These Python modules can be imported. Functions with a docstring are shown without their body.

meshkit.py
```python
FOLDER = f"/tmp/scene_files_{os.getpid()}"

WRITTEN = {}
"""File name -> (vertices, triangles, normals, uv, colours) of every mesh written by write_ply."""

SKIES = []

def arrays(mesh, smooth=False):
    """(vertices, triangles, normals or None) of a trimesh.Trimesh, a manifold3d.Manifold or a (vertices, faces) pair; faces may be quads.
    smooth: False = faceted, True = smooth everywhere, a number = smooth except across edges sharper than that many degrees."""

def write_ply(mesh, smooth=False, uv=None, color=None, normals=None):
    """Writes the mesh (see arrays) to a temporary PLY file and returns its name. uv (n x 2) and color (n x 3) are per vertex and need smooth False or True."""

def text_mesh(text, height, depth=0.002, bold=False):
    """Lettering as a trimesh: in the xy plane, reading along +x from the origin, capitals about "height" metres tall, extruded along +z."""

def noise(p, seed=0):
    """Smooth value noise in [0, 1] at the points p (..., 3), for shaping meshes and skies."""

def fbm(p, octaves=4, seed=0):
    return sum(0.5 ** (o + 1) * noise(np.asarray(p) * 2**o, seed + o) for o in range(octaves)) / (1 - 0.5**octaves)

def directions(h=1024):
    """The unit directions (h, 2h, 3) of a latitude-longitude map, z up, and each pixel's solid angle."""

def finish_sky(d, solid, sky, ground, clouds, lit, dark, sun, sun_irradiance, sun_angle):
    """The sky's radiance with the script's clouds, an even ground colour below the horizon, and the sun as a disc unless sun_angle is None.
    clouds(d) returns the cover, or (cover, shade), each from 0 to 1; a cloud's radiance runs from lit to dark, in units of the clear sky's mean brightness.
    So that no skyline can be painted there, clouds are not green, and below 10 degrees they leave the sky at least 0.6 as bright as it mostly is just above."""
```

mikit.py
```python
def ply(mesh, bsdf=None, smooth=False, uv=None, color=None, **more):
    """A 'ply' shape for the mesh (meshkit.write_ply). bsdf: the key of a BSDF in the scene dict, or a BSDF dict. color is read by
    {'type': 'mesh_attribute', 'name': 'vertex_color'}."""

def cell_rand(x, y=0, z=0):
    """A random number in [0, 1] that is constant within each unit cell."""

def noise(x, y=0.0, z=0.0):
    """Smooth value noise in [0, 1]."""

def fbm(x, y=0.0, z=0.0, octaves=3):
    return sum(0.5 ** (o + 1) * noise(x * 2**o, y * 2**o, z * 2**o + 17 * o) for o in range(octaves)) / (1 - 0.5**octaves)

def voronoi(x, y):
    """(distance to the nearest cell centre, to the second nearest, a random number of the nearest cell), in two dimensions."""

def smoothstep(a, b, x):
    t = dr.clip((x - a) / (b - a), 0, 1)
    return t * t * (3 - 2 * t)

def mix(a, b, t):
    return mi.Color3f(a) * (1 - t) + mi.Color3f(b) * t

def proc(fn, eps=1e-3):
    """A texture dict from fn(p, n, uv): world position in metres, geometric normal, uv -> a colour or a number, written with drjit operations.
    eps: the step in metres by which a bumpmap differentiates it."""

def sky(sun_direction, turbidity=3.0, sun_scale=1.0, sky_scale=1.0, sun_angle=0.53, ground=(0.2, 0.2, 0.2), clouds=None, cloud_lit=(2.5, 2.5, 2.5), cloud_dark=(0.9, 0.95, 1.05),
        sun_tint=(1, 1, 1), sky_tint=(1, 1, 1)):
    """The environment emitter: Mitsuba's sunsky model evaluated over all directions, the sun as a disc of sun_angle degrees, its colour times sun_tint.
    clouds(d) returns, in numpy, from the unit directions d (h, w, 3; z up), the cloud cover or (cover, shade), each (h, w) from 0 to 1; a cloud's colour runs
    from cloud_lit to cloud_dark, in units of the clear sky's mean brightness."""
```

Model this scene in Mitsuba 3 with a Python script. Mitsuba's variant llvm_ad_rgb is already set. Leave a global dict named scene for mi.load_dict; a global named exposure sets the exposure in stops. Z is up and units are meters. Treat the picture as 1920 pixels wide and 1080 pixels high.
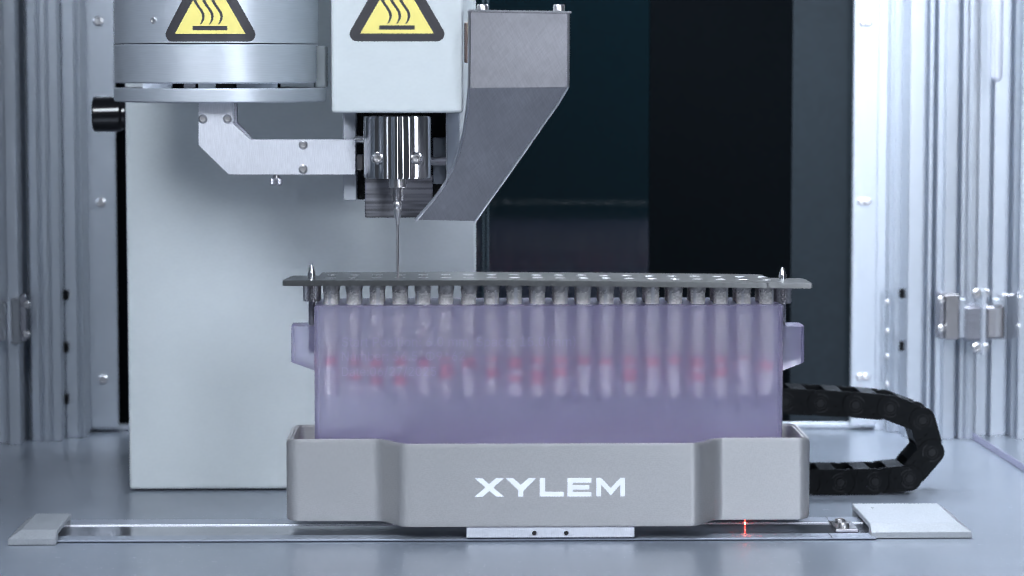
import math, random
import numpy as np, trimesh, manifold3d as m3, shapely
from shapely.geometry import Polygon, Point, LineString, box as sbox
from shapely import affinity
from shapely.ops import unary_union
import drjit as dr, mitsuba as mi, mikit, meshkit
from mikit import proc, noise, fbm, smoothstep, mix

random.seed(7)
T = mi.ScalarTransform4f
scene, labels = {}, {}

# ------------------------------------------------------------------ camera
F = 5090.0                       # focal length in pixels of a 1920 wide picture
CAM = np.array([0.0, 0.0, 0.309])
YAW, PITCH = math.radians(1.24), math.radians(4.72)
fwd = np.array([math.sin(YAW) * math.cos(PITCH), math.cos(YAW) * math.cos(PITCH), -math.sin(PITCH)])
right = np.array([math.cos(YAW), -math.sin(YAW), 0.0])
up = np.cross(right, fwd)
scene['camera'] = {'type': 'thinlens', 'fov': math.degrees(2 * math.atan(960 / F)), 'fov_axis': 'x',
                   'aperture_radius': 0.0055, 'focus_distance': 1.775, 'near_clip': 0.02, 'far_clip': 30.0,
                   'to_world': T().look_at(origin=CAM.tolist(), target=(CAM + fwd).tolist(), up=[0, 0, 1])}


def P(px, py, Y):
    """measured picture point -> (x, z) on the plane at depth Y"""
    d = fwd + right * (px - 960) / F - up * (py - 540) / F
    q = CAM + d * (Y - CAM[1]) / d[1]
    return float(q[0]), float(q[2])


def X(px, Y, py=500): return P(px, py, Y)[0]
def Z(py, Y, px=960): return P(px, py, Y)[1]


# ------------------------------------------------------------------ lamps
exposure = 0.42


def rgb(*v): return {'type': 'rgb', 'value': list(v)}


def soft_lamp(key, center, target, w, h, radiance, label):
    c, t = np.array(center, float), np.array(target, float)
    tr = T().look_at(origin=c.tolist(), target=t.tolist(), up=[0, 0, 1])
    scene[key + '__diffuser'] = {'type': 'rectangle', 'to_world': tr @ T().scale([w / 2, h / 2, 1]), 'bsdf': {'type': 'ref', 'id': 'mat_dark'},
                                 'emitter': {'type': 'area', 'radiance': rgb(*radiance)}}
    scene[key + '__housing'] = {'type': 'cube', 'to_world': tr @ T().translate([0, 0, -0.03]) @ T().scale([w / 2 + .01, h / 2 + .01, 0.028]), 'bsdf': {'type': 'ref', 'id': 'mat_dark'}}
    labels[key] = {'label': label, 'category': 'lamp'}


soft_lamp('studio_lamp', (-0.54, 0.42, 1.16), (0.0, 1.9, 0.2), 0.62, 0.54, (17.5, 19.0, 21.0), 'wide soft studio lamp up on the left, in front of the machine')
soft_lamp('studio_lamp_001', (0.58, 0.40, 0.60), (0.16, 1.95, 0.25), 0.30, 0.92, (6.2, 6.8, 7.7), 'tall soft studio lamp on the right, in front of the machine')
soft_lamp('ceiling_lamp', (0.10, 1.72, 0.82), (0.10, 1.76, 0.0), 0.60, 0.08, (12.0, 13.2, 15.0), 'long lamp under the roof of the cabinet straight above the rack')
soft_lamp('ceiling_lamp_001', (0.20, 2.13, 0.52), (0.15, 1.93, 0.12), 0.40, 0.10, (22.0, 24.3, 27.5), 'long lamp under the roof of the cabinet behind the rack')
scene['room_light'] = {'type': 'constant', 'radiance': rgb(0.034, 0.039, 0.048)}


# ------------------------------------------------------------------ materials
def pbsdf(name, base, rough=.4, metal=0.0, **kw):
    d = {'type': 'principled', 'base_color': base if isinstance(base, dict) else rgb(*base), 'roughness': rough, 'metallic': metal}
    d.update(kw)
    scene[name] = {'type': 'twosided', 'bsdf': d}
    return name


def speckle(base, amp, s):
    b = list(base)
    return proc(lambda p, n, uv: mi.Color3f(*b) * (1 - amp + 2 * amp * noise(p.x * s, p.y * s, p.z * s)))


def brushed(base, amp, sx, sy, sz):
    b = list(base)
    return proc(lambda p, n, uv: mi.Color3f(*b) * (1 - amp + 2 * amp * fbm(p.x * sx, p.y * sy, p.z * sz, 2)))


pbsdf('mat_dark', (.015, .016, .018), .5)
pbsdf('mat_black_plastic', speckle((.0018, .0026, .0036), .3, 900), .45, specular=.14)
pbsdf('mat_pivot', (.006, .0065, .008), .4, specular=.25)
pbsdf('mat_flange', (.13, .145, .155), .5)
pbsdf('mat_black_gloss', (.008, .008, .01), .18)
pbsdf('mat_void', (.004, .004, .005), .7)
pbsdf('mat_deck', proc(lambda p, n, uv: mi.Color3f(.172, .195, .232) * (.93 + .14 * fbm(p.x * 14, p.y * 14, 3, 4) + .06 * (noise(p.x * 1500, p.y * 1500) - .5) + .3 * smoothstep(.90, .97, noise(p.x * 420, p.y * 420, 9)) * smoothstep(.45, .7, noise(p.x * 30, p.y * 30, 5)))), .30, .25, specular=.5)
pbsdf('mat_white_paint', speckle((.545, .58, .588), .02, 700), .38)
pbsdf('mat_tray', speckle((.52, .513, .515), .06, 1500), .42, .75)
pbsdf('mat_tray_dark', (.33, .33, .34), .4, .7)
pbsdf('mat_cast', brushed((.64, .675, .72), .05, 160, 160, 1500), .43, .8)
pbsdf('mat_brushed', brushed((.88, .89, .95), .10, 2600, 2600, 240), .38, .8)
pbsdf('mat_steel', brushed((.36, .36, .40), .22, 60, 300, 700), .36, .9)
pbsdf('mat_duct', proc(lambda p, n, uv: mi.Color3f(.33, .325, .35) * (.91 + .18 * fbm((p.x + p.z * .5) * 1500, p.y * 40, (p.z - p.x * .5) * 160, 2)) * (.93 + .14 * fbm((p.x - p.z * .9) * 900, p.y * 40, (p.z + p.x * .9) * 90, 2)) * (.86 + .28 * fbm(p.x * 50, p.y * 50, p.z * 50, 3))), .38, .85)
pbsdf('mat_milled', proc(lambda p, n, uv: mi.Color3f(.33, .33, .365) * (.38 + .65 * smoothstep(.25, .75, fbm(p.x * 25, p.y * 25, p.z * 420, 2)))), .38, .9)
pbsdf('mat_duct_edge', (.66, .66, .70), .25, .95)
pbsdf('mat_plate', speckle((.33, .335, .335), .06, 500), .24, .95)
pbsdf('mat_chrome', (.62, .62, .63), .13, 1.0)
pbsdf('mat_screw', (.72, .70, .70), .32, 1.0)
pbsdf('mat_gun', (.50, .48, .49), .24, 1.0)
pbsdf('mat_alu', (.60, .64, .70), .38, .85)
pbsdf('mat_mid', (.42, .44, .48), .45, .75)
pbsdf('mat_alu_dark', (.26, .29, .33), .5, .5)
pbsdf('mat_cap', speckle((.40, .42, .445), .07, 1300), .55, .7)
pbsdf('mat_belt', brushed((.34, .35, .39), .05, 20, 1600, 20), .13, .9)
pbsdf('mat_rail', (.30, .33, .39), .42, .6)
pbsdf('mat_letter', (.86, .88, .93), .5)
pbsdf('mat_sign_black', (.030, .028, .032), .45)
pbsdf('mat_sign_yellow', (.80, .69, .20), .45)
pbsdf('mat_panel_teal', (.0008, .0044, .0064), .02, specular=.9)
pbsdf('mat_panel_black', (.0008, .0016, .0024), .9, specular=.05)  # black colour holds the shade band of the back wall
pbsdf('mat_panel_grey', speckle((.011, .017, .022), .1, 200), .5, specular=.2)
pbsdf('mat_trim', (.03, .05, .06), .3)
pbsdf('mat_paper', speckle((.60, .58, .56), .36, 1000), .8)
pbsdf('mat_film', proc(lambda p, n, uv: mi.Color3f(.34, .335, .335) * (.6 + .8 * fbm(p.x * 500, p.y * 500, p.z * 500, 2))), .3)
pbsdf('mat_seam', (.50, .50, .52), .25)
pbsdf('mat_red', (.70, .26, .30), .5)
pbsdf('mat_white_plug', (.85, .82, .84), .5)
pbsdf('mat_text', (.25, .232, .325), .5)
pbsdf('mat_seal', (.22, .22, .31), .4)
pbsdf('mat_copper', (.35, .27, .25), .35, .8)
scene['mat_glass'] = {'type': 'thindielectric', 'int_ior': 1.45}
scene['mat_resin'] = {'type': 'blendbsdf', 'weight': 0.12,
                      'clear': {'type': 'roughdielectric', 'int_ior': 1.45, 'alpha': 0.19, 'distribution': 'ggx'},
                      'frost': {'type': 'twosided', 'bsdf': {'type': 'diffuse', 'reflectance': rgb(.47, .40, .82)}}}
scene['resin_medium'] = {'type': 'homogeneous', 'sigma_t': 12.0, 'albedo': rgb(.90, .85, .985), 'phase': {'type': 'hg', 'g': 0.2}}
pbsdf('mat_handle', (.66, .68, .80), .25)


# ------------------------------------------------------------------ helpers
def numbered(key):
    used = set(scene) | {k[:len(key) + 4] for k in scene if k.startswith(key + '_')}
    roots = {k for k in scene} | set(labels)
    def taken(k): return k in roots or any(s.startswith(k + '__') for s in roots)
    if not taken(key): return key
    i = 1
    while taken(f'{key}_{i:03d}'): i += 1
    return f'{key}_{i:03d}'


def thing(name, label=None, cat=None, group=None, kind=None):
    key = numbered(name)
    labels[key] = {}
    if label: labels[key]['label'] = label
    if cat: labels[key]['category'] = cat
    if group: labels[key]['group'] = group
    if kind: labels[key]['kind'] = kind
    return key


def obj(name, mesh, mat, parent=None, smooth=False, label=None, **more):
    key = numbered(parent + '__' + name if parent else name)
    if isinstance(mesh, list): mesh = cat_meshes(mesh)
    scene[key] = mikit.ply(mesh, mat, smooth=smooth, **more)
    if label: labels.setdefault(key, {})['label'] = label
    return key


def reuse(name, source, parent, tr):
    key = numbered(parent + '__' + name)
    d = dict(scene[source]); d['to_world'] = tr
    scene[key] = d
    return key


def as_tm(m):
    if isinstance(m, trimesh.Trimesh): return m
    q = m.to_mesh()
    return trimesh.Trimesh(np.array(q.vert_properties)[:, :3], np.array(q.tri_verts), process=False)


def cat_meshes(ms): return trimesh.util.concatenate([as_tm(m) for m in ms])


def hull(pts): return m3.Manifold.hull_points(np.asarray(pts, float))


def box(x0, x1, y0, y1, z0, z1, c=0.0):
    """box with chamfered edges"""
    if c <= 0:
        return hull([(x, y, z) for x in (x0, x1) for y in (y0, y1) for z in (z0, z1)])
    pts = []
    for x, sx in ((x0, 1), (x1, -1)):
        for y, sy in ((y0, 1), (y1, -1)):
            for z, sz in ((z0, 1), (z1, -1)):
                pts += [(x + sx * c, y + sy * c, z), (x + sx * c, y, z + sz * c), (x, y + sy * c, z + sz * c)]
    return hull(pts)


def rbox(x0, x1, y0, y1, z0, z1, r, n=16):
    s = m3.Manifold.sphere(r, n)
    return m3.Manifold.batch_hull([s.translate([x, y, z]) for x in (x0 + r, x1 - r) for y in (y0 + r, y1 - r) for z in (z0 + r, z1 - r)])


def polys(g):
    g = shapely.make_valid(g) if not g.is_valid else g
    return [q for q in getattr(g, 'geoms', [g]) if q.geom_type == 'Polygon' and q.area > 1e-12]


def ext_z(g, z0, z1):
    """shapely in xy -> solid from z0 to z1"""
    rings = []
    for q in polys(g):
        q = shapely.geometry.polygon.orient(q)
        rings += [np.array(q.exterior.coords)[:-1]] + [np.array(i.coords)[:-1] for i in q.interiors]
    return m3.CrossSection(rings, m3.FillRule.EvenOdd).extrude(z1 - z0).translate([0, 0, z0])


def ext_y(g, y0, y1):
    """shapely in xz -> solid from y0 to y1"""
    return ext_z(g, 0, y1 - y0).rotate([90, 0, 0]).translate([0, y1, 0])


def rounded(g, r, res=8): return g.buffer(-r, quad_segs=res).buffer(2 * r, quad_segs=res).buffer(-r, quad_segs=res)


def chamfer_ext_z(g, z0, z1, c):
    """extrusion of a polygon (no holes) with chamfered top and bottom rims, by stacked offsets"""
    a = g.buffer(-c, join_style=2)
    return ext_z(a, z0, z1) + ext_z(g, z0 + c, z1 - c) + ext_z(g.buffer(-c / 2, join_style=2), z0 + c * .3, z1 - c * .3)


def lathe(profile, center, axis='z', n=48):
    """profile: list of (r, h)"""
    pr = np.array(profile, float)
    m = trimesh.creation.revolve(pr, sections=n)
    if axis == 'y':          # h runs towards the camera (-y)
        m.apply_transform(trimesh.transformations.rotation_matrix(math.pi / 2, [1, 0, 0]))
    if axis == 'x':
        m.apply_transform(trimesh.transformations.rotation_matrix(math.pi / 2, [0, 1, 0]))
    m.apply_translation(center)
    if m.volume < 0: m.invert()
    return m


def cyl(center, r, h, axis='z', c=0.0, n=40):
    c = min(c, r * .6, h * .45)
    pr = [(0, 0), (r - c, 0), (r, c), (r, h - c), (r - c, h), (0, h)] if c > 0 else [(0, 0), (r, 0), (r, h), (0, h)]
    return lathe(pr, center, axis, n)


def screw_y(x, y, z, r, parent, mat='mat_screw', name='screw', h=None):
    """button head hex screw facing the camera"""
    h = h or r * .65
    k = r * .45
    m = lathe([(0, h * .45), (k, h * .45), (k, h), (r * .62, h), (r * .85, h * .78), (r, h * .4), (r, 0), (0, 0)], (x, y, z), 'y', 28)
    return obj(name, m, mat, parent, 30)


def screw_z(x, y, z, r, parent, mat='mat_screw', name='screw', h=None):
    h = h or r * .8
    k = r * .5
    m = lathe([(0, 0), (r, 0), (r, h * .7), (r * .85, h), (k, h), (k, h * .5), (0, h * .5)], (x, y, z), 'z', 28)
    return obj(name, m, mat, parent, 30)


# ------------------------------------------------------------------ setting: deck
YB = 2.285       # plane of the cabinet's back wall
obj('floor', box(-1.0, 1.3, 1.25, YB + .12, -.012, 0.0), 'mat_deck')
labels['floor'] = {'kind': 'structure', 'label': 'blue grey metal deck of the machine'}

# back wall of the cabinet: its bands of shade put into three panel colours and an aluminium sill
bw = thing('back_wall', 'dark back wall of the cabinet behind the tube rack', 'wall')
xa, xb, xc, xd = X(700, YB), X(1217, YB), X(1482, YB), X(1680, YB)
obj('panel', box(xa, xb - .0005, YB, YB + .012, .004, .8), 'mat_panel_teal', bw, label='dark teal glossy panel left of the painted shade band')
obj('panel', box(xb, xc, YB + .0005, YB + .012, .004, .8), 'mat_panel_black', bw, label='black panel giving the shade band on the wall')
obj('panel', box(xc + .0005, xd, YB, YB + .012, .004, .8), 'mat_panel_grey', bw, label='dark grey panel right of the painted shade band')
obj('panel', box(X(-120, YB), xa - .0005, YB, YB + .012, .004, .8), 'mat_panel_black', bw, label='black panel behind the white column')
obj('sill', box(X(-120, YB), xd, YB - .006, YB - .0005, 0.0005, .006, .001), 'mat_alu', bw)
tx = X(905, 2.2)
obj('trim', [box(tx, tx + .0014, 2.195, 2.2, .0, .42), box(tx + .0036, tx + .005, 2.195, 2.2, .0, .42)], 'mat_trim', bw)


# ------------------------------------------------------------------ aluminium posts of the cabinet
def slot_post(x0, x1, y0, y1, slots, depth, wall=.0):
    """extrusion section: a rectangle with slots (x from, x to, depth) cut in its front"""
    g = sbox(x0, y0, x1, y1)
    for a, b, d in slots:
        g = g.difference(sbox(a, y0 - 1e-4, b, y0 + d))
    return g


def post(name, label, px0, px1, Y, slots, depth=.05, mat='mat_alu', z0=.0005, z1=.75, r=.0012):
    """px values are measured at deck height"""
    t = thing(name, label, 'frame post')
    sl = [(X(a, Y, 800), X(b, Y, 800), d) for a, b, d in slots]
    g = slot_post(X(px0, Y, 800), X(px1, Y, 800), Y, Y + depth, sl, depth)
    g = rounded(g, r, 4)
    obj('extrusion', ext_z(g, z0, z1), mat, t, 40)
    return t


# left side
pl = thing('screw_plate', 'grey aluminium strip with four screws left of the white column', 'metal strip')
YP = 2.268
obj('plate', box(X(163, YP, 800), X(222, YP, 800), YP, YP + .006, .004, .75, .0008), 'mat_alu', pl)
for py in (40, 380, 711, -290):
    x, z = P(188 + (py - 300) * .013, py, YP); screw_y(x, YP, z, .0042, pl)
post('frame_post', 'grooved aluminium post beside the left screw strip', 124, 160, 2.236, [(148, 153, .006)], .04)
pk = [k for k in scene if k.startswith('frame_post__')][0]
# dark gap line with three clips, left
ck = thing('gap_seal', 'dark seal strip with three clips in the left gap', 'seal')
yk = 2.234
obj('strip', box(X(117.5, yk, 800), X(123, yk, 800), yk + .004, yk + .02, .001, .75), 'mat_void', ck)
for py in (553, 651, 748):
    x, z = P(122, py, yk); obj('clip', box(x - .0028, x + .0028, yk - .002, yk + .0035, z - .004, z + .004, .0006), 'mat_black_plastic', ck)
post('frame_post', 'wide ribbed aluminium post, second from the left edge of the picture', 60, 117, 2.218, [(77, 81.5, .01), (95, 98, .003)], .04)
post('frame_post', 'dark recessed aluminium post between the two wide left posts', 36, 61, 2.225, [(43, 56, .02)], .05, 'mat_alu_dark')
post('frame_post', 'aluminium post at the left edge of the picture carrying a latch', -70, 38, 2.195, [(-10, 15, .012), (-40, -30, .012)], .05)
# panel added out of view on the left, keeps lamp light off the posts
sw = thing('cabinet_side_wall', 'dark inner side wall of the cabinet at the left, outside the picture', 'wall')
obj('panel', box(-.390, -.374, 1.45, 2.15, .0005, .75, .001), 'mat_alu_dark', sw)
# left latch
lt = thing('door_latch', 'bright metal door latch at the left edge of the picture', 'latch')
yl = 2.188
def pbox(px0, px1, py0, py1, Y, d, c=.0008):
    x0, z1 = P(px0, py0, Y); x1, z0 = P(px1, py1, Y)
    return box(x0, x1, Y, Y + d, z0, z1, c)
obj('keeper', pbox(20, 38, 560, 646, yl, .0065), 'mat_chrome', lt)
obj('base', pbox(37, 50, 553, 640, yl + .003, .0035), 'mat_steel', lt)
obj('lever', pbox(-12, 8, 568, 640, yl - .004, .010), 'mat_chrome', lt)
for py in (571, 627):
    x, z = P(50, py, yl + .003); screw_y(x, yl + .003, z, .0032, lt)

# right side
pr = thing('screw_plate', 'bright aluminium strip with screws at the right edge of the dark wall', 'metal strip')
obj('plate', box(X(1594, YP, 800), X(1641, YP, 800), YP, YP + .006, .004, .75, .0008), 'mat_alu', pr)
for py in (42, 378, 707, -290):
    for dx in (-6, 5):
        x, z = P(1624 - (py) * .008 + dx, py, YP); screw_y(x, YP, z, .0033, pr)
post('frame_post', 'grooved aluminium post beside the right screw strip', 1642, 1702, 2.258, [(1642, 1662, .012), (1669, 1673, .008)], .04)
rk = thing('door_gasket', 'dark gasket strip with two clips in the right gap', 'seal')
yk = 2.240
obj('strip', box(X(1692, yk, 800), X(1697.5, yk, 800), yk, yk + .016, .001, .75), 'mat_void', rk)
for py in (550, 648):
    x, z = P(1692, py, yk); obj('clip', box(x - .0028, x + .0028, yk - .004, yk - .0002, z - .004, z + .004, .0006), 'mat_black_plastic', rk)
hs = thing('hinge_strip', 'narrow grey strip with small rivets on the right post', 'metal strip')
yk = 2.250
obj('strip', box(X(1660, yk, 800), X(1664, yk, 800), yk, yk + .006, .002, Z(545, yk)), 'mat_alu_dark', hs)
for py in (566, 621, 668, 720):
    x, z = P(1664.5, py, yk); screw_y(x, yk, z, .0022, hs, name='rivet')
post('frame_post', 'broad bright aluminium post right of the chain bend', 1698, 1764, 2.222, [(1728, 1735, .010), (1744, 1751, .014)], .05)
post('frame_post', 'ribbed aluminium post behind the right door latch', 1766, 1826, 2.214, [(1790, 1797, .012), (1808, 1812, .006)], .05)
post('frame_post', 'grey aluminium post behind the clear side door', 1828, 1905, 2.235, [(1850, 1856, .008), (1883, 1893, .014)], .05)
post('frame_post', 'aluminium post at the right edge of the picture', 1906, 1985, 2.21, [(1935, 1950, .012)], .05)
# right latch
lr = thing('door_latch', 'metal door latch with clear bracket on the right posts', 'latch')
yl = 2.19
obj('hinge_leaf', pbox(1762, 1770, 548, 636, yl, .018), 'mat_steel', lr)
obj('keeper', pbox(1773, 1798, 552, 637, yl, .016), 'mat_gun', lr)
obj('body', pbox(1811, 1842, 574, 640, yl - .004, .022, .002), 'mat_steel', lr)
obj('lever', pbox(1850, 1884, 572, 636, yl - .001, .016, .002), 'mat_gun', lr)
obj('bracket', pbox(1841, 1850, 539, 668, yl - .007, .004), 'mat_alu', lr)
obj('arm', pbox(1798, 1811, 560, 634, yl + .002, .006), 'mat_alu', lr)
for px, py in ((1832, 550), (1831, 652)):
    x, z = P(px, py, yl - .004); screw_y(x, yl - .004, z, .0042, lr)
for py in (562, 616):
    x, z = P(1765, py, yl); screw_y(x, yl, z, .0034, lr)
# clear side door, seal and handle
sd = thing('side_door', 'clear side door with pale seal along the deck on the right', 'door')
xs0, xs1 = X(1822, 2.216, 826), X(1922, 2.03, 890)
dxy = np.array([xs1 - xs0, 2.03 - 2.216]); dxy /= np.linalg.norm(dxy)
def along(a): return np.array([xs0, 2.212]) + dxy * a
def wallstrip(a0, a1, th, z0, z1):
    nrm = np.array([-dxy[1], dxy[0]])
    c = [along(a0), along(a1), along(a1) + nrm * th, along(a0) + nrm * th]
    return ext_z(Polygon(c).buffer(0), z0, z1)
pane = np.array([[*along(0), .006], [*along(.45), .006], [*along(.45), .75], [*along(0), .75]])
obj('pane', trimesh.Trimesh(pane, [[0, 1, 2], [0, 2, 3]], process=False), 'mat_glass', sd)
obj('seal', wallstrip(0, .45, .0022, .0006, .0055), 'mat_seal', sd)
hx, hz = P(1869, 155, 2.17)
hm = m3.Manifold.batch_hull([m3.Manifold.sphere(.0048, 24).translate([hx, 2.17, z]) for z in (hz + .005, hz + .2)])
obj('handle', hm, 'mat_handle', sd, 50)

# ------------------------------------------------------------------ white column
YC = 1.956
col = thing('machine_column', 'pale grey painted column standing behind the rack', 'machine column')
x0, x1 = X(242.5, YC, 920), X(893, YC, 920)
obj('body', rbox(x0, x1, YC, YC + .20, .0012, .70, .0025), 'mat_white_paint', col, 40)
kx, kz = P(231, 214, 1.985)
kn = lathe([(0, 0), (.0118, 0), (.0128, .0012), (.0128, .0195), (.0112, .0215), (.0112, .0235), (.0128, .0250), (.0128, .0262), (0, .0262)], (x0 - .0262, 1.985, kz), 'x', 48)
obj('knob', kn, 'mat_black_gloss', col, 35)

# ------------------------------------------------------------------ rail in the deck
rail = thing('linear_rail', 'flat steel rail with bright edges let into the deck', 'rail')
xl, xr = X(88, 1.75, 1015), X(1640, 1.75, 1015)
obj('front_strip', box(xl, xr, 1.742, 1.7595, .0004, .0018, .0005), 'mat_rail', rail)
obj('rear_strip', box(xl, xr, 1.8006, 1.822, .0004, .0020, .0005), 'mat_rail', rail)
obj('rear_edge', box(xl, xr, 1.7990, 1.8004, .0004, .0021, .0003), 'mat_letter', rail)  # near white colour puts in the glint of the steel edge
obj('belt', box(xl, xr, 1.7600, 1.7986, .0003, .0013), 'mat_belt', rail)
ex0, ex1 = X(1560, 1.78, 990), X(1603, 1.78, 990)
obj('end_plate', box(ex0, ex1, 1.763, 1.7975, .0014, .0036, .0005), 'mat_gun', rail)
for px, py, yy in ((1575, 986, 1.789), (1582, 994, 1.772)):
    screw_z(X(px, yy, py), yy, .0036, .0036, rail)
obj('joint', box(X(1556, 1.75, 1005), X(1556, 1.75, 1005) + .0006, 1.7421, 1.7594, .0017, .0019), 'mat_dark', rail)
obj('joint', box(X(1552, 1.81, 980), X(1552, 1.81, 980) + .0006, 1.8008, 1.8218, .0019, .0021), 'mat_dark', rail)


def end_cap(name, label, xa, xb, ya, yb, open_side, ztop=.009):
    t = thing(name, label, 'rail cover')
    c = .0075
    cl = 0.0006 if open_side < 0 else c
    cr = 0.0006 if open_side > 0 else c
    z0, zl = .0005, .0042
    ps = [(xa, ya, z0), (xb, ya, z0), (xb, yb, z0), (xa, yb, z0), (xa, ya, zl), (xb, ya, zl), (xb, yb, zl), (xa, yb, zl)]
    if open_side < 0: ps += [(xa, ya + c, ztop - .0006), (xa, yb, ztop - .0006)]
    else: ps += [(xb, ya + c, ztop - .0006), (xb, yb, ztop - .0006)]
    ps += [(xa + cl, ya + c, ztop), (xb - cr, ya + c, ztop), (xb - cr, yb - .001, ztop), (xa + cl, yb - .001, ztop)]
    body = hull(ps)
    # the side towards the rail is open: a channel runs into the cap
    cut = box(xa - .01, xa + .02, ya + .012, yb - .006, -.001, .0058) if open_side < 0 else box(xb - .02, xb + .01, ya + .012, yb - .006, -.001, .0058)
    body = body - cut
    obj('cover', body, 'mat_cap', t)
    return t


capL = end_cap('rail_end_cover', 'narrow sloping metal cover at the left end of the rail', X(15, 1.734, 1020), X(104, 1.734, 1020), 1.734, 1.806, 1)
capR = end_cap('rail_end_cover', 'wide sloping metal cover at the right end of the rail', X(1634, 1.747, 1013), X(1822, 1.747, 1013), 1.747, 1.835, -1)
hx_ = X(1632, 1.825, 958)
obj('pin_hole', cyl((hx_, 1.816, .0088), .0007, .0004), 'mat_void', capR)

# ------------------------------------------------------------------ tray
tray = thing('sample_tray', 'grey anodised metal tray with white lettering holding the rack', 'tray')
YS, YM = 1.762, 1.738
zb, zt = .0100, .0643
txl, txr = X(535.5, YS, 900), X(1521, YS, 900)
a1, a2 = X(712, YS, 900), X(752, YM, 900)
b1, b2 = X(1345, YS, 900), X(1310, YM, 900)
yr = 1.8385
outer = Polygon([(txl, YS), (a1, YS), (a2, YM), (b2, YM), (b1, YS), (txr, YS), (txr, yr), (b1, yr), (b2, yr + .022), (a2, yr + .022), (a1, yr), (txl, yr)])
outer = rounded(outer, .009, 8)
cav = outer.buffer(-.0042, join_style=1)
def lofted(g, z0, z1, c):
    return ext_z(g.buffer(-c), z0, z1) + ext_z(g.buffer(-c * .45), z0 + c * .2, z1 - c * .2) + ext_z(g.buffer(-c * .12), z0 + c * .55, z1 - c * .55) + ext_z(g, z0 + c, z1 - c)
body = lofted(outer, zb, zt, .0024) - ext_z(cav, .027, .2)
body = body - ext_z(cav.buffer(.0012), zt - .0012, .2)
lx, _ = P(1397, 990, 1.79)
turn = -math.degrees(math.atan2(lx, 1.79))
body = body - box(-.003, .003, -.024, .022, zb + .001, zb + .013).rotate([0, 0, turn]).translate([lx, 1.79, 0])      # pocket of the laser
body = body - box(-.0003, .0003, -.018, .018, zb - .001, zb + .002).rotate([0, 0, turn]).translate([lx, 1.79, 0])    # its slit
obj('body', body, 'mat_tray', tray, 28)
bx0, bz1 = P(874, 989, 1.7405); bx1, bz0 = P(1190, 1011, 1.7405)
blk = box(bx0, bx1, 1.7405, 1.80, .0026, zb - .0002, .0005)
hole = [P(1002, 1000, 1.7405), P(1062, 1000, 1.7405)]
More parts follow.
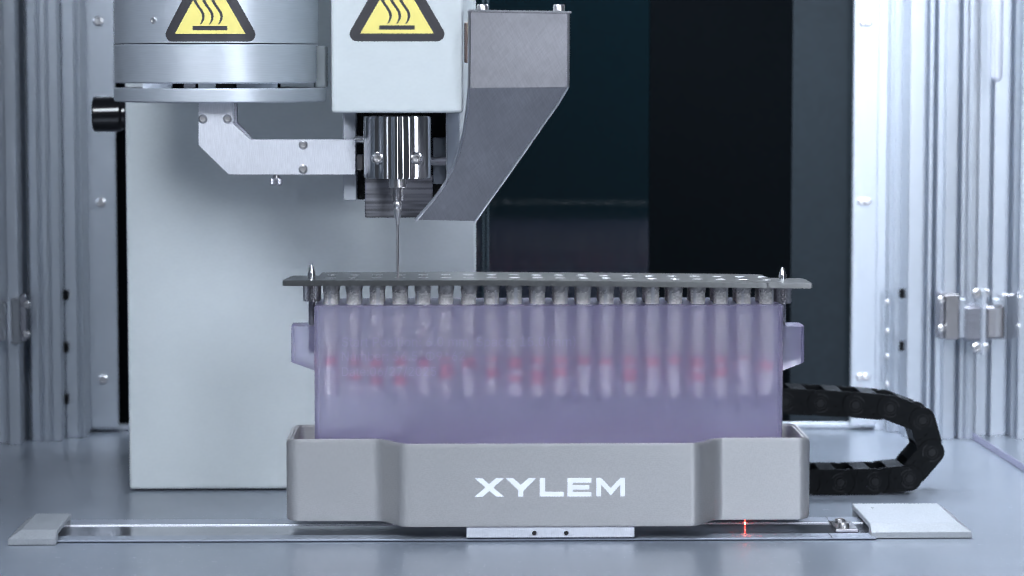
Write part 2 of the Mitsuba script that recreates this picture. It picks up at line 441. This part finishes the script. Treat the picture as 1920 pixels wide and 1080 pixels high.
for hx0, hz0 in hole:
    blk = blk - m3.Manifold.cylinder(.01, .0016, .0016, 20).rotate([90, 0, 0]).translate([hx0, 1.745, hz0])
obj('slider_block', blk, 'mat_brushed', tray)
for hx0, hz0 in hole:
    obj('set_screw', cyl((hx0, 1.7430, hz0), .00145, .001, 'y', n=16), 'mat_void', tray)
# lettering: drawn in pixels of the photograph's lettering (282 x 35), wide capitals
def P2(*pts): return Polygon(pts)
S = 10.5
L = []
def stroke(pts, w): return LineString(pts).buffer(w / 2, cap_style=2, join_style=2)
X_ = unary_union([P2((0, 35), (14, 35), (55, 0), (41, 0)), P2((0, 0), (15, 0), (55, 35), (40, 35))])
Y_ = unary_union([P2((58, 35), (72, 35), (90, 19), (83, 11)), P2((115, 35), (101, 35), (82, 18), (82, 10), (90.5, 10)), P2((81.5, 0), (91, 0), (91, 15), (81.5, 15))])
L_ = P2((122, 0), (167, 0), (167, 9), (132, 9), (132, 35), (122, 35))
E_ = unary_union([P2((174, 0), (219, 0), (219, 8.5), (184, 8.5), (184, 26), (219, 26), (219, 35), (174, 35)), P2((183, 13), (215, 13), (215, 21.5), (183, 21.5))])
M_ = P2((228, 0), (237, 0), (237, 22), (255, 2), (273, 22), (273, 0), (282, 0), (282, 35), (273, 35), (255, 15.5), (237, 35), (228, 35))
lxa, lzb = P(890, 932, YM); lxb, lza = P(1172, 897, YM)
sx, sz = (lxb - lxa) / 282, .0121 / 35
let = []
for g in (X_, Y_, L_, E_, M_):
    g = affinity.translate(affinity.scale(g, sx, sz, origin=(0, 0)), lxa, Z(931, YM, 1030))
    let.append(ext_y(g, YM - .00018, YM + .0001))
obj('lettering', let, 'mat_letter', tray, label='white capital lettering on the tray front')

# laser in the tray's underside, shining through the slit on the rail
scene['laser_light'] = {'type': 'point', 'position': [lx, 1.79, zb + .0115], 'intensity': rgb(.8, .004, .002)}

# ------------------------------------------------------------------ tube rack of violet resin
rack = thing('tube_rack', 'translucent violet resin rack full of tubes, standing in the tray', 'rack')
RY0, RY1 = 1.768, 1.830
rxl, rxr = X(588.5, RY0, 640), X(1469.5, RY0, 640)
rzt, rzb = .1512, .0272
rb = lofted(rounded(sbox(rxl, RY0, rxr, RY1), .004, 5), rzb, rzt, .0012)
def lug(px_out, px_in, sgn):
    YL = 1.787
    pts = [P(px_out, 612, YL), P(px_in, 612, YL), P(px_in, 699, YL), P(px_in - sgn * 4, 694, YL), P(px_out, 679, YL)]
    if sgn > 0: pts[1] = (rxl + .003, pts[1][1]); pts[2] = (rxl + .003, pts[2][1])
    else: pts[1] = (rxr - .003, pts[1][1]); pts[2] = (rxr - .003, pts[2][1])
    g = Polygon(pts).buffer(0)
    m = ext_y(g, YL, YL + .027)
    c = .0022
    xo = pts[0][0]
    # chamfer of the outer upright edges
    for yy in (YL, YL + .027):
        k = hull([(xo - .001, yy - c if yy == YL else yy + c, z) for z in (0, .3)] + [(xo + sgn * c, yy, z) for z in (0, .3)] + [(xo, yy + (c if yy == YL else -c), z) for z in (0, .3)] + [(xo - sgn * .003, yy, z) for z in (0, .3)])
        m = m - k
    return m
rb = rb + lug(545.5, 592, 1) + lug(1508.5, 1466, -1)
TX0, TP = X(620.5, 1.785, 555), (X(1436.5, 1.785, 555) - X(620.5, 1.785, 555)) / 19
TY = (1.785, 1.809)
med = {'type': 'ref', 'id': 'resin_medium'}
obj('resin_block', rb, 'mat_resin', rack, 28, interior=med)
def marking(text, px0, px1, pybase, caph):
    m = meshkit.text_mesh(text, .0058, .0002)
    lo, hi = m.bounds[0], m.bounds[1]
    xa, zz = P(px0, pybase, RY0); xb, _ = P(px1, pybase, RY0)
    v = m.vertices.copy()
    v[:, 0] = (v[:, 0] - lo[0]) / (hi[0] - lo[0]) * (xb - xa) + xa
    y = RY0 - .0002 + (.0002 - v[:, 2])
    v = np.stack([v[:, 0], y, v[:, 1] * caph / 16.5 + zz], 1)
    m = trimesh.Trimesh(v, m.faces, process=False)
    if m.volume < 0: m.invert()
    return m
obj('marking', marking('Start Position: 6.0 mm, Space: 15.0(mm)', 641, 1079, 650, 17.5), 'mat_text', rack, label='faint raised line of text, topmost of three')
obj('marking', marking('Number: 36.5, Φ9*62', 641, 872, 676.5, 17), 'mat_text', rack, label='faint raised line of text, middle of three')
obj('marking', marking('Date:06/27/2025', 641, 818, 705, 16.5), 'mat_text', rack, label='faint raised line of text, lowest of three')

# ------------------------------------------------------------------ tubes
ORD = ['first', 'second', 'third', 'fourth', 'fifth', 'sixth', 'seventh', 'eighth', 'ninth', 'tenth', 'eleventh', 'twelfth', 'thirteenth', 'fourteenth', 'fifteenth', 'sixteenth', 'seventeenth', 'eighteenth', 'nineteenth', 'twentieth']
TR = .0049
ztop, zred, zend = .1642, .1168, .0913


def wall(r0, r1, z0, z1, n=28, rough=0.0, rng=None, rag=0.0):
    """open tube skin with an uneven upper rim"""
    rows = 6
    rng = rng or random.Random(0)
    th = np.linspace(0, 2 * np.pi, n, endpoint=False)
    v = []
    for i in range(rows):
        f = i / (rows - 1)
        for k, t in enumerate(th):
            top = z1 + (rag * (rng.random() - .6) if i == rows - 1 else 0)
            r = r0 + (r1 - r0) * f + rough * (rng.random() - .5)
            v.append((r * math.cos(t), r * math.sin(t), z0 + (top - z0) * f))
    fs = []
    for i in range(rows - 1):
        for k in range(n):
            a, b = i * n + k, i * n + (k + 1) % n
            fs += [(a, b, b + n), (a, b + n, a + n)]
    return trimesh.Trimesh(np.array(v), fs, process=False)


VAR = []
for q in range(6):
    rg = random.Random(40 + q)
    core = cyl((0, 0, zred), TR - .0002 * rg.random(), ztop - .0028 - zred - rg.random() * .0012, 'z', .0003, 28)
    film = wall(TR + .00005, TR + .0006 - .0012 * rg.random(), ztop - .0052 - .0012 * rg.random(), ztop + .0004, 28, .0009, rg, .0016)
    a0 = math.radians(-90 + rg.uniform(-55, 55))
    strip = wall(TR + .00012, TR + .00022, zred + .02, ztop - .002, 64)
    sm = strip.triangles_center
    ang = np.abs((np.arctan2(sm[:, 1], sm[:, 0]) - a0 + np.pi) % (2 * np.pi) - np.pi)
    strip.update_faces(ang < rg.uniform(.16, .26)); strip.remove_unreferenced_vertices()
    VAR.append((mikit.ply(core, 'mat_paper', smooth=40), mikit.ply(film, 'mat_film', smooth=60), mikit.ply(strip, 'mat_seam', smooth=True)))
BAND = {c: mikit.ply(cyl((0, 0, 0), .0044, 1.0, n=24), m, smooth=40) for c, m in (('red_band', 'mat_red'), ('white_band', 'mat_white_plug'))}


def make_tube(i, row):
    rg = random.Random(100 * row + i)
    if row == 0:
        lab = f'grey speckled paper tube in the front row of the rack, {ORD[i]} from the left'
    else:
        lab = f'grey tube in the back row, half hidden behind the {ORD[i]} front tube from the left'
    t = thing('sample_tube', lab, 'tube', 'tubes standing in the violet rack')
    x, y = TX0 + TP * i, TY[row]
    tilt = rg.uniform(-1.6, 1.6) if row == 0 else rg.uniform(-1, 1)
    tr = T().translate([x, y, rzt]).rotate([0, 1, 0], tilt * .55).rotate([0, 0, 1], rg.uniform(-14, 14) if row == 0 else rg.uniform(0, 360)).translate([0, 0, -rzt])
    core, film, strip = VAR[(i * 5 + row * 2 + rg.randrange(2)) % 6]
    scene[t + '__paper_sleeve'] = {**core, 'to_world': tr}
    scene[t + '__torn_film'] = {**film, 'to_world': tr}
    if row == 0 and rg.random() < .7:
        scene[t + '__seam_strip'] = {**strip, 'to_world': tr}
    z = zred + rg.uniform(-.0015, .002)
    first = rg.uniform(.003, .0075) if rg.random() < .9 else 0
    gap_ = rg.uniform(.002, .006)
    second = rg.uniform(.004, .010) if rg.random() < .6 else 0
    zs = [('red_band', first), ('white_band', gap_), ('red_band', second)]
    zs.append(('white_band', max(z - zend - first - gap_ - second, .004) + rg.uniform(-.0005, .0012)))
    for c, h in zs:
        if h > 0:
            scene[numbered(t + '__' + c)] = {**BAND[c], 'to_world': tr @ T().translate([0, 0, z - h]).scale([1, 1, h * .995])}
        z -= h
    return t


for row in (0, 1):
    for i in range(20):
        make_tube(i, row)

# ------------------------------------------------------------------ perforated steel plate on the tubes
plate = thing('cover_plate', 'perforated steel plate lying over the tubes, with a tab at each end', 'plate')
PY0, PY1 = 1.7615, 1.834
pz0, pz1 = .1650, .1686
pxl, pxr = X(529.5, PY0, 530), X(1524, PY0, 530)
bxl, bxr = X(592, PY0, 530), X(1452, PY0, 530)
g = unary_union([rounded(sbox(bxl, PY0, bxr, PY1), .006, 6),
                 Polygon([(pxl, PY0 + .0006), (bxl + .02, PY0 + .0006), (bxl + .02, 1.804), (pxl + .0035, 1.804), (pxl, 1.77)]),
                 Polygon([(pxr, PY0 + .0006), (bxr - .02, PY0 + .0006), (bxr - .02, 1.804), (pxr - .002, 1.804), (pxr, 1.79)])])
g = rounded(g, .0012, 4)
c = .0005
pm = ext_z(g.buffer(-c), pz0, pz1) + ext_z(g, pz0 + c, pz1 - c)
for i in range(20):
    for y in TY:
        x = TX0 + TP * i
        pm = pm - m3.Manifold.cylinder(.02, .0027, .0027, 24).translate([x, y, pz0 - .005])
        pm = pm - m3.Manifold.cylinder(.0014, .0027, .0041, 24).translate([x, y, pz1 - .0013])
pm = as_tm(pm.refine_to_length(.012))
def bend(xx):
    u = np.clip((np.asarray(xx) - .02) / .2, 0, None)
    return -.0021 * np.clip(u, 0, 1.15) ** 1.2
v = pm.vertices.copy(); v[:, 2] += bend(v[:, 0]); pm.vertices = v
obj('perforated_sheet', pm, 'mat_plate', plate, 20)
rim = trimesh.creation.torus(.0033, .00032, major_sections=28, minor_sections=8)  # chrome rings added round the holes to catch glints
rim.vertices[:, 2] *= .8
rim = mikit.ply(rim, 'mat_chrome', smooth=True)
for y in TY:
    for i in range(20):
        x = TX0 + TP * i
        scene[numbered(plate + '__hole_rim')] = {**rim, 'to_world': T().translate([x, y, pz1 + float(bend(x)) - .0001])}


def knurl(r, h, n=18, rows=9, amp=.00035):
    """diamond knurled barrel"""
    th = np.linspace(0, 2 * np.pi, n * 2, endpoint=False)
    v, f = [], []
    for i in range(rows + 1):
        for k, t in enumerate(th):
            rr = r - amp + (amp * 2 if (i + k) % 2 == 0 else 0)
            if i in (0, rows): rr = r - amp
            v.append((rr * math.cos(t), rr * math.sin(t), h * i / rows))
    m = n * 2
    for i in range(rows):
        for k in range(m):
            a, b = i * m + k, i * m + (k + 1) % m
            f += [(a, b, b + m), (a, b + m, a + m)] if (i + k) % 2 else [(a, b, a + m), (b, b + m, a + m)]
    top, bot = len(v), len(v) + 1
    v += [(0, 0, h), (0, 0, 0)]
    for k in range(m):
        f += [(rows * m + k, rows * m + (k + 1) % m, top), ((k + 1) % m, k, bot)]
    return trimesh.Trimesh(np.array(v), f, process=False)


def thread(r, z0, z1, pitch=.0011):
    pr = [(0, z0)]
    n = int((z1 - z0) / pitch)
    for i in range(n):
        pr += [(r * .80, z0 + pitch * i), (r, z0 + pitch * (i + .5))]
    pr += [(r * .8, z0 + pitch * n), (0, z0 + pitch * n)]
    return lathe(pr, (0, 0, 0), 'z', 24)


def thumbscrew(px, side, dz):
    t = thing('thumb_screw', f'knurled steel thumb screw with pointed pin at the {side} end of the plate', 'screw')
    y = 1.797
    x = X(px, y, 550)
    sh = lambda m: m.apply_translation((x, y, 0))
    kb = .1522 + min(dz, 0)
    kn = knurl(.0058, pz0 + dz - kb - .0002); kn.apply_translation((x, y, kb))
    obj('knurled_knob', kn, 'mat_gun', t)
    obj('threaded_rod', sh(thread(.0026, .118, kb)), 'mat_steel', t, 20)
    z0 = pz1 + dz
    obj('pin', sh(lathe([(0, z0 - .001), (.0026, z0 - .001), (.0026, z0 + .0022), (.0025, z0 + .0028), (.0011, z0 + .0072), (.0006, z0 + .0078), (0, z0 + .0079)], (0, 0, 0), 'z', 32)), 'mat_chrome', t, 30)


thumbscrew(585, 'left', 0.0)
thumbscrew(1467, 'right', float(bend(X(1467, 1.797))))

# ------------------------------------------------------------------ drum, disc and arm
def wrap_sheet(g, z_off, mapper, thick, cell):
    """flat sheet from a shapely polygon in (u, v), cut in cells so that it can be bent"""
    ms = []
    for q in polys(g):
        s = trimesh.creation.extrude_polygon(q, thick, engine='earcut')
        s = s.subdivide_to_size(cell, max_iter=12) if cell else s
        ms.append(s)
    m = trimesh.util.concatenate(ms)
    m.vertices = mapper(np.array(m.vertices), z_off)
    if m.volume < 0: m.invert()
    return m


B = .0605   # base of the warning triangle
tri = Polygon([(-.5, 0), (.5, 0), (0, .866)])
tri_o = tri.buffer(-.07).buffer(.07, quad_segs=8)
tri_o = affinity.scale(affinity.translate(tri_o, 0, -tri_o.bounds[1]), 1 / (tri_o.bounds[2] - tri_o.bounds[0]), 1 / (tri_o.bounds[2] - tri_o.bounds[0]), origin=(0, 0))
tri_i = Polygon([(-.387, .083), (.387, .083), (0, .75)])
bar = sbox(-.186, .122, .186, .168)
def wave(u0):
    t = np.linspace(0, 1, 40)
    cx = u0 - .012 + .052 * np.sin(2 * np.pi * (t * 1.02 + .03)) * (1 - .25 * t) - .012 * np.sin(np.pi * t)
    cy = .185 + .42 * t
    w = .017 * np.sin(np.pi * np.clip(t * .9 + .05, 0, 1)) ** .5
    pts = [(a - b, c_) for a, b, c_ in zip(cx, w, cy)] + [(a + b, c_) for a, b, c_ in zip(cx[::-1], w[::-1], cy[::-1])]
    return Polygon(pts).buffer(0)
picto = unary_union([bar] + [wave(u) for u in (-.097, 0, .097)])


def warning_sign(parent, mapper, cell):
    s = lambda q: affinity.scale(q, B, B, origin=(0, 0))
    k = obj('warning_label', wrap_sheet(s(tri_o), .0001, mapper, .00025, cell), 'mat_sign_black', parent, label='black edged yellow triangle warning of a hot surface')
    obj('yellow_field', wrap_sheet(s(tri_i), .0004, mapper, .00012, cell), 'mat_sign_yellow', k)
    obj('pictogram', wrap_sheet(s(picto), .00056, mapper, .00012, cell), 'mat_sign_black', k)


drum = thing('heater_drum', 'silver cylinder with warning triangle above the angled arm', 'drum')
DY = 1.852
DR = .0690
dcx = X(407, DY, 120)
yf = DY - DR
zz = lambda py: Z(py, yf, 407)
obj('upper_shell', lathe([(0, zz(81)), (DR - .0012, zz(81)), (DR - .0004, zz(80.3)), (DR - .0004, .5), (0, .5)], (dcx, DY, 0), 'z', 128), 'mat_cast', drum, 30)
obj('lower_ring', lathe([(0, zz(157)), (DR - .0012, zz(157)), (DR, zz(154)), (DR, zz(84)), (DR - .0006, zz(82.5)), (0, zz(82.5))], (dcx, DY, 0), 'z', 128), 'mat_cast', drum, 30)
obj('core', lathe([(0, zz(168)), (DR * .62, zz(168)), (DR * .62, zz(150)), (0, zz(150))], (dcx, DY, 0), 'z', 64), 'mat_void', drum, 30)
DD = .0715
dx2 = X(413, DY, 180)
obj('disc', lathe([(0, zz(193)), (DD - .0012, zz(193)), (DD, zz(190.5)), (DD, zz(168)), (DD - .0008, zz(166)), (0, zz(166))], (dx2, DY, 0), 'z', 128), 'mat_cast', drum, 30)
for px0, px1, mt in ((268, 322, 'mat_letter'), (345, 366, 'mat_steel'), (372, 404, 'mat_cast'), (444, 520, 'mat_alu_dark')):
    a = X(px0, DY - .045, 160); b = X(px1, DY - .045, 160)
    obj('spacer', box(a, b, DY - .046, DY - .04, zz(167), zz(156)), mt, drum)
obj('flange', box(X(590, DY, 120), X(612, DY, 120), DY - .012, DY + .02, Z(164, DY), Z(86, DY), .0008), 'mat_flange', drum)
# screw on the drum
ang = math.asin((X(289, yf + .015, 38) - dcx) / DR)
sk = lathe([(0, .0008), (.0011, .0008), (.0011, .0014), (.0019, .0014), (.0023, .0006), (.0023, 0), (0, 0)], (0, 0, 0), 'y', 24)
sk.apply_transform(trimesh.transformations.rotation_matrix(ang, [0, 0, 1]))
sk.apply_translation((dcx + (DR - .0006) * math.sin(ang), DY - (DR - .0006) * math.cos(ang), Z(38, yf)))
obj('screw', sk, 'mat_screw', drum, 30)
su0 = X(393.5, yf, 70) - dcx
zs0 = zz(78)
def on_drum(v, off):
    th = (v[:, 0] + su0) / DR
    r = DR - .0004 + off + v[:, 2]
    return np.stack([dcx + r * np.sin(th), DY - r * np.cos(th), zs0 + v[:, 1]], 1)
warning_sign(drum, on_drum, .004)

arm = thing('angled_arm', 'brushed angled arm with screws running from the drum to the needle holder', 'bracket')
YA = 1.797
pa = [P(*q, YA) for q in ((372.5, 190), (436, 190), (436, 231), (470, 262), (666, 262), (666, 327), (429, 327), (372.5, 272))]
obj('plate', ext_y(Polygon(pa).buffer(-.0004).buffer(.0004), YA, YA + .012), 'mat_brushed', arm)
ps = [P(*q, YA + .008) for q in ((426, 190), (443, 190), (443, 230), (470, 258), (470, 266), (426, 240))]
obj('rear_plate', ext_y(Polygon(ps), YA + .0125, YA + .022), 'mat_steel', arm)
for q in ((380.5, 223), (426.5, 223), (568.5, 271.5), (568.5, 317)):
    x, z = P(*q, YA); screw_y(x, YA, z, .0030, arm)
x, z = P(518, 347, YA + .005)
bt = knurl(.0040, .0046, 24, 5, .0002); bt.apply_translation((x, YA + .005, z)); obj('bolt', bt, 'mat_steel', arm)
obj('bolt_shank', cyl((x, YA + .005, z + .0040), .0022, .0028), 'mat_gun', arm)

# ------------------------------------------------------------------ head box
head = thing('spindle_housing', 'pale grey painted box with warning triangle above the needle', 'housing')
YH = 1.742
hx0, hz0 = P(622, 212, YH); hx1, _ = P(868.5, 212, YH)
obj('shell', rbox(hx0, hx1, YH, YC - .001, hz0, .5, .0022), 'mat_white_paint', head, 40)
sxc, zs1 = P(744.5, 77.5, YH)
def on_box(v, off):
    return np.stack([sxc + v[:, 0], YH - off - v[:, 2], zs1 + v[:, 1]], 1)
warning_sign(head, on_box, None)

# ------------------------------------------------------------------ needle holder
nh = thing('needle_holder', 'shiny steel clamp holding a thin needle over the plate', 'needle holder')
NY = TY[0]
ncx = X(745, NY, 280)
R = .0222
zn = lambda py: Z(py, NY - R, 745)
n = 240
th = np.linspace(0, 2 * np.pi, n, endpoint=False)
dth = (th + np.pi / 2 + np.pi) % (2 * np.pi) - np.pi
rr = R + np.where(np.abs(dth) < .80, .00070 * (np.cos(dth * 2 * np.pi / .40) - 1) * np.clip((.80 - np.abs(dth)) / .2, 0, 1), 0)
ringp = lambda s: Polygon(np.stack([ncx + rr * s * np.cos(th), NY + rr * s * np.sin(th)], 1))
zc0, zc1 = zn(336), zn(219)
cl = ext_z(ringp(1.0), zc0 + .001, zc1 - .001) + ext_z(ringp(.985), zc0 + .0003, zc1 - .0003) + ext_z(ringp(.955), zc0, zc1)
obj('clamp', cl, 'mat_chrome', nh, 25)
for px in (708, 780.5):
    a = X(px, NY - R * .8, 297); dy = math.sqrt(max(R * R - (a - ncx) ** 2, 0))
    screw_y(a, NY - dy + .0022, Z(297, NY - R), .0041, nh, h=.0046)
z1 = zc0
hz = lambda py: Z(py, NY, 745)
obj('collar', [cyl((ncx, NY, hz(352)), .0058, z1 - hz(352), 'z', .0004)], 'mat_screw', nh, 30)
pr_ = [(0, hz(376))]
for k in range(7):
    pr_ += [(.0038, hz(376 - k * 3.6)), (.00405, hz(374.5 - k * 3.6)), (.0036, hz(373 - k * 3.6))]
pr_ += [(.0036, hz(351)), (0, hz(351))]
obj('hub', lathe(pr_, (ncx, NY, 0), 'z', 32), 'mat_gun', nh, 20)
obj('luer_tip', lathe([(0, hz(421)), (.0012, hz(421)), (.0014, hz(410)), (.0022, hz(406)), (.0026, hz(392)), (.0022, hz(390)), (.0028, hz(386)), (.0028, hz(380)), (.0020, hz(376)), (0, hz(376))], (ncx, NY, 0), 'z', 24), 'mat_screw', nh, 30)
obj('needle', cyl((ncx, NY, .1612), .00082, hz(420) - .1612, 'z', 0, 20), 'mat_gun', nh, 40)
# block and rods behind the clamp
YK = NY + .0235
kb = lambda a, b, c_, d_, Y, dep, ch=.0005: pbox(a, b, c_, d_, Y, dep, ch)
obj('rear_block', kb(684, 811, 330, 408, YK, .02), 'mat_milled', nh)
mount = thing('clamp_mount', 'grey side plates and dark block between which the needle clamp sits', 'mount')
obj('side_plate', kb(643, 668.5, 205, 376, 1.815, .05), 'mat_mid', mount)
obj('side_plate', kb(837, 862, 205, 384, 1.815, .05), 'mat_alu_dark', mount)
obj('rear_plate', kb(669, 836.5, 205, 374, 1.846, .012), 'mat_void', mount)  # black sheet puts in the shade of the void behind the clamp
obj('dark_block', kb(811.5, 836.5, 258, 345, 1.832, .012), 'mat_alu_dark', mount)
obj('black_block', kb(669, 684, 205, 374, 1.836, .009), 'mat_void', mount)  # black fill for the same dark void, left of the clamp
x, z = P(840, 302, 1.812); obj('rod', cyl((X(806, 1.812), 1.812, z), .0028, X(837, 1.815) - X(806, 1.812), 'x', .0003), 'mat_steel', mount, 30)
x, z = P(665, 262, 1.806); obj('rod', cyl((x, 1.806, z), .0026, .0105, 'x', .0003), 'mat_screw', mount, 30)
x, z = P(667, 304, 1.806); obj('nut', kb(668, 681, 290, 319, 1.800, .012), 'mat_gun', mount)

# ------------------------------------------------------------------ steel duct on the right of the head
duct = thing('steel_duct', 'scratched stainless steel duct curving down to the needle', 'duct')
YD = 1.722
def ydep(py): return YD + (0 if py <= 165 else (py - 165) / 250 * .050)
curve = [(880, 21), (880, 100), (879, 165), (876, 205), (870, 245), (861.5, 282), (850, 314), (834, 345), (811.5, 376), (796, 394), (780, 412)]
rightc = [(1066, 25), (1066, 100), (1065, 163), (1046, 195), (1022, 228), (998, 263), (974, 297), (950, 331), (927, 363), (909, 388), (891, 414.5)]
dep = .045
lf, rf, lb, rb_ = [], [], [], []
for (lx_, ly_), (rx_, ry_) in zip(curve, rightc):
    for lst, bl, px, py in ((lf, lb, lx_, ly_), (rf, rb_, rx_, ry_)):
        Y = ydep(py); x, z = P(px, py, Y)
        lst.append((x, Y, z)); bl.append((x, YD + dep + (Y - YD) * .4, z))
def strip_solid(a, b, c_, d_):
    """closed tube between four polylines (front left, front right, back right, back left)"""
    n = len(a); v = np.array(a + b + c_ + d_); f = []
    for i in range(n - 1):
        for s, e in ((0, 1), (1, 2), (2, 3), (3, 0)):
            p, q = s * n + i, e * n + i
            f += [(p, q, q + 1), (p, q + 1, p + 1)]
    f += [(0, n, 2 * n), (0, 2 * n, 3 * n)]
    e = n - 1
    f += [(e, 2 * n + e, n + e), (e, 3 * n + e, 2 * n + e)]
    m = trimesh.Trimesh(v, f, process=True); m.fix_normals(); return m
obj('shell', strip_solid(lf, rf, rb_, lb), 'mat_duct', duct, 22)
def lip(pts, w, side):
    """thin rolled edge along a polyline"""
    out = []
    for p, q in zip(pts[:-1], pts[1:]):
        out.append(m3.Manifold.batch_hull([m3.Manifold.sphere(w, 8).translate(list(p)), m3.Manifold.sphere(w, 8).translate(list(q))]))
    return out
obj('edge', lip(lf, .0010, -1), 'mat_duct_edge', duct, 40)
obj('edge', lip(rf, .0009, 1), 'mat_duct_edge', duct, 40)
tx0, tz0 = P(879, 18, YD); tx1, tz1 = P(1070, 21, YD)
obj('lid', hull([(a, b, c_) for a, zb_ in ((tx0, tz0), (tx1 + .0005, tz1)) for b in (YD - .0012, YD + dep) for c_ in (zb_, zb_ - .0012)]), 'mat_duct_edge', duct)
for px, py in ((905, 18), (1048, 20)):
    yy = YD + .012
    x, z = P(px, py, yy)
    screw_z(x, yy, tz0 - .0006, .0038, duct, h=.0042)
obj('hinge_block', kb(870.5, 879, 42, 118, 1.75, .02), 'mat_copper', duct)

# ------------------------------------------------------------------ cable chain
chain = thing('cable_chain', 'black plastic cable chain bending back on itself beside the tray', 'cable chain')
CY, CW = 1.927, .036
piv = [(1406, 751), (1472, 753), (1538, 756), (1604, 759.5), (1669, 765), (1730, 788), (1747, 848), (1705, 897), (1641, 903), (1576, 904.5), (1511, 905), (1446, 905.5), (1380, 906)]
pv = [np.array(P(*q, CY)) for q in piv]
RL = .0093
def link_shapes(a, b):
    d = b - a; L_ = np.linalg.norm(d); u = d / L_; nn = np.array([-u[1], u[0]])
    q = lambda s, t: tuple(a + u * s + nn * t)
    head_ = Point(a).buffer(RL, quad_segs=10)
    bodyp = Polygon([q(0, -RL), q(L_, -RL), q(L_, RL), q(0, RL)])
    outer = head_.union(bodyp).difference(Point(b).buffer(RL + .0009, quad_segs=10))
    outer = max(polys(outer), key=lambda k: k.area)
    tail = Point(b).buffer(RL - .0006, quad_segs=8).union(Polygon([q(L_ * .4, -RL * .93), q(L_, -RL * .93), q(L_, RL * .93), q(L_ * .4, RL * .93)]))
    return outer, tail, u, nn, L_, q
for a, b in zip(pv[:-1], pv[1:]):
    o, tl, u, nn, L_, q = link_shapes(a, b)
    sq = Polygon([q(L_ * .55, RL * .45), q(L_ * .72, RL * .45), q(L_ * .72, RL * 1.1), q(L_ * .55, RL * 1.1)])   # notch towards the inner side
    if b[0] < a[0]: inner = 1
    sgn = -1
    notch = Polygon([q(L_ * .52, sgn * RL * .55), q(L_ * .72, sgn * RL * .55), q(L_ * .72, sgn * RL * 1.1), q(L_ * .52, sgn * RL * 1.1)])
    groove = notch.buffer(.00035).difference(notch.buffer(-.0004))
    pl_ = ext_y(o.buffer(-.0007), CY, CY + .0008) + ext_y(o.buffer(-.0003), CY + .0003, CY + .0012) + ext_y(o, CY + .0007, CY + .0022) - ext_y(groove, CY - .001, CY + .0010)
    pl_ = pl_ - ext_y(Point(q(L_ * .42, sgn * RL * .12)).buffer(.0014), CY - .001, CY + .0010)
    m = [pl_, ext_y(tl, CY + .0016, CY + .0034), ext_y(o, CY + CW - .0022, CY + CW), ext_y(tl, CY + CW - .0034, CY + CW - .0016)]
    for side in (-1, 1):
        w0, w1 = L_ * .14, L_ * .60
        barp = Polygon([q(w0, side * RL), q(w1, side * RL), q(w1, side * (RL - .0016)), q(w0, side * (RL - .0016))])
        m.append(ext_y(barp, CY + .0022, CY + CW - .0022))
    lk = obj('link', m, 'mat_black_plastic', chain)
    # raised ring part round the pivot, and the pivot itself
    arc = Point(a).buffer(.0068, quad_segs=10).difference(Point(a).buffer(.0062, quad_segs=10)).intersection(Polygon([q(-.002, -.02), q(.02, -.02), q(.02, .02), q(-.002, .02)]).buffer(0)).difference(Polygon([tuple(a + u * .002 + nn * k * .003) for k in (-1, 1)] + [tuple(a + u * .02 + nn * k * .003) for k in (1, -1)]).buffer(0))
    obj('pivot', [ext_y(Point(a).buffer(.0028, quad_segs=8), CY - .0010, CY + .0001), ext_y(arc.buffer(.00025), CY - .0008, CY + .0001), ext_y(Point(a).buffer(.0045).difference(Point(a).buffer(.0039)), CY - .0005, CY + .0001)], 'mat_pivot', lk)
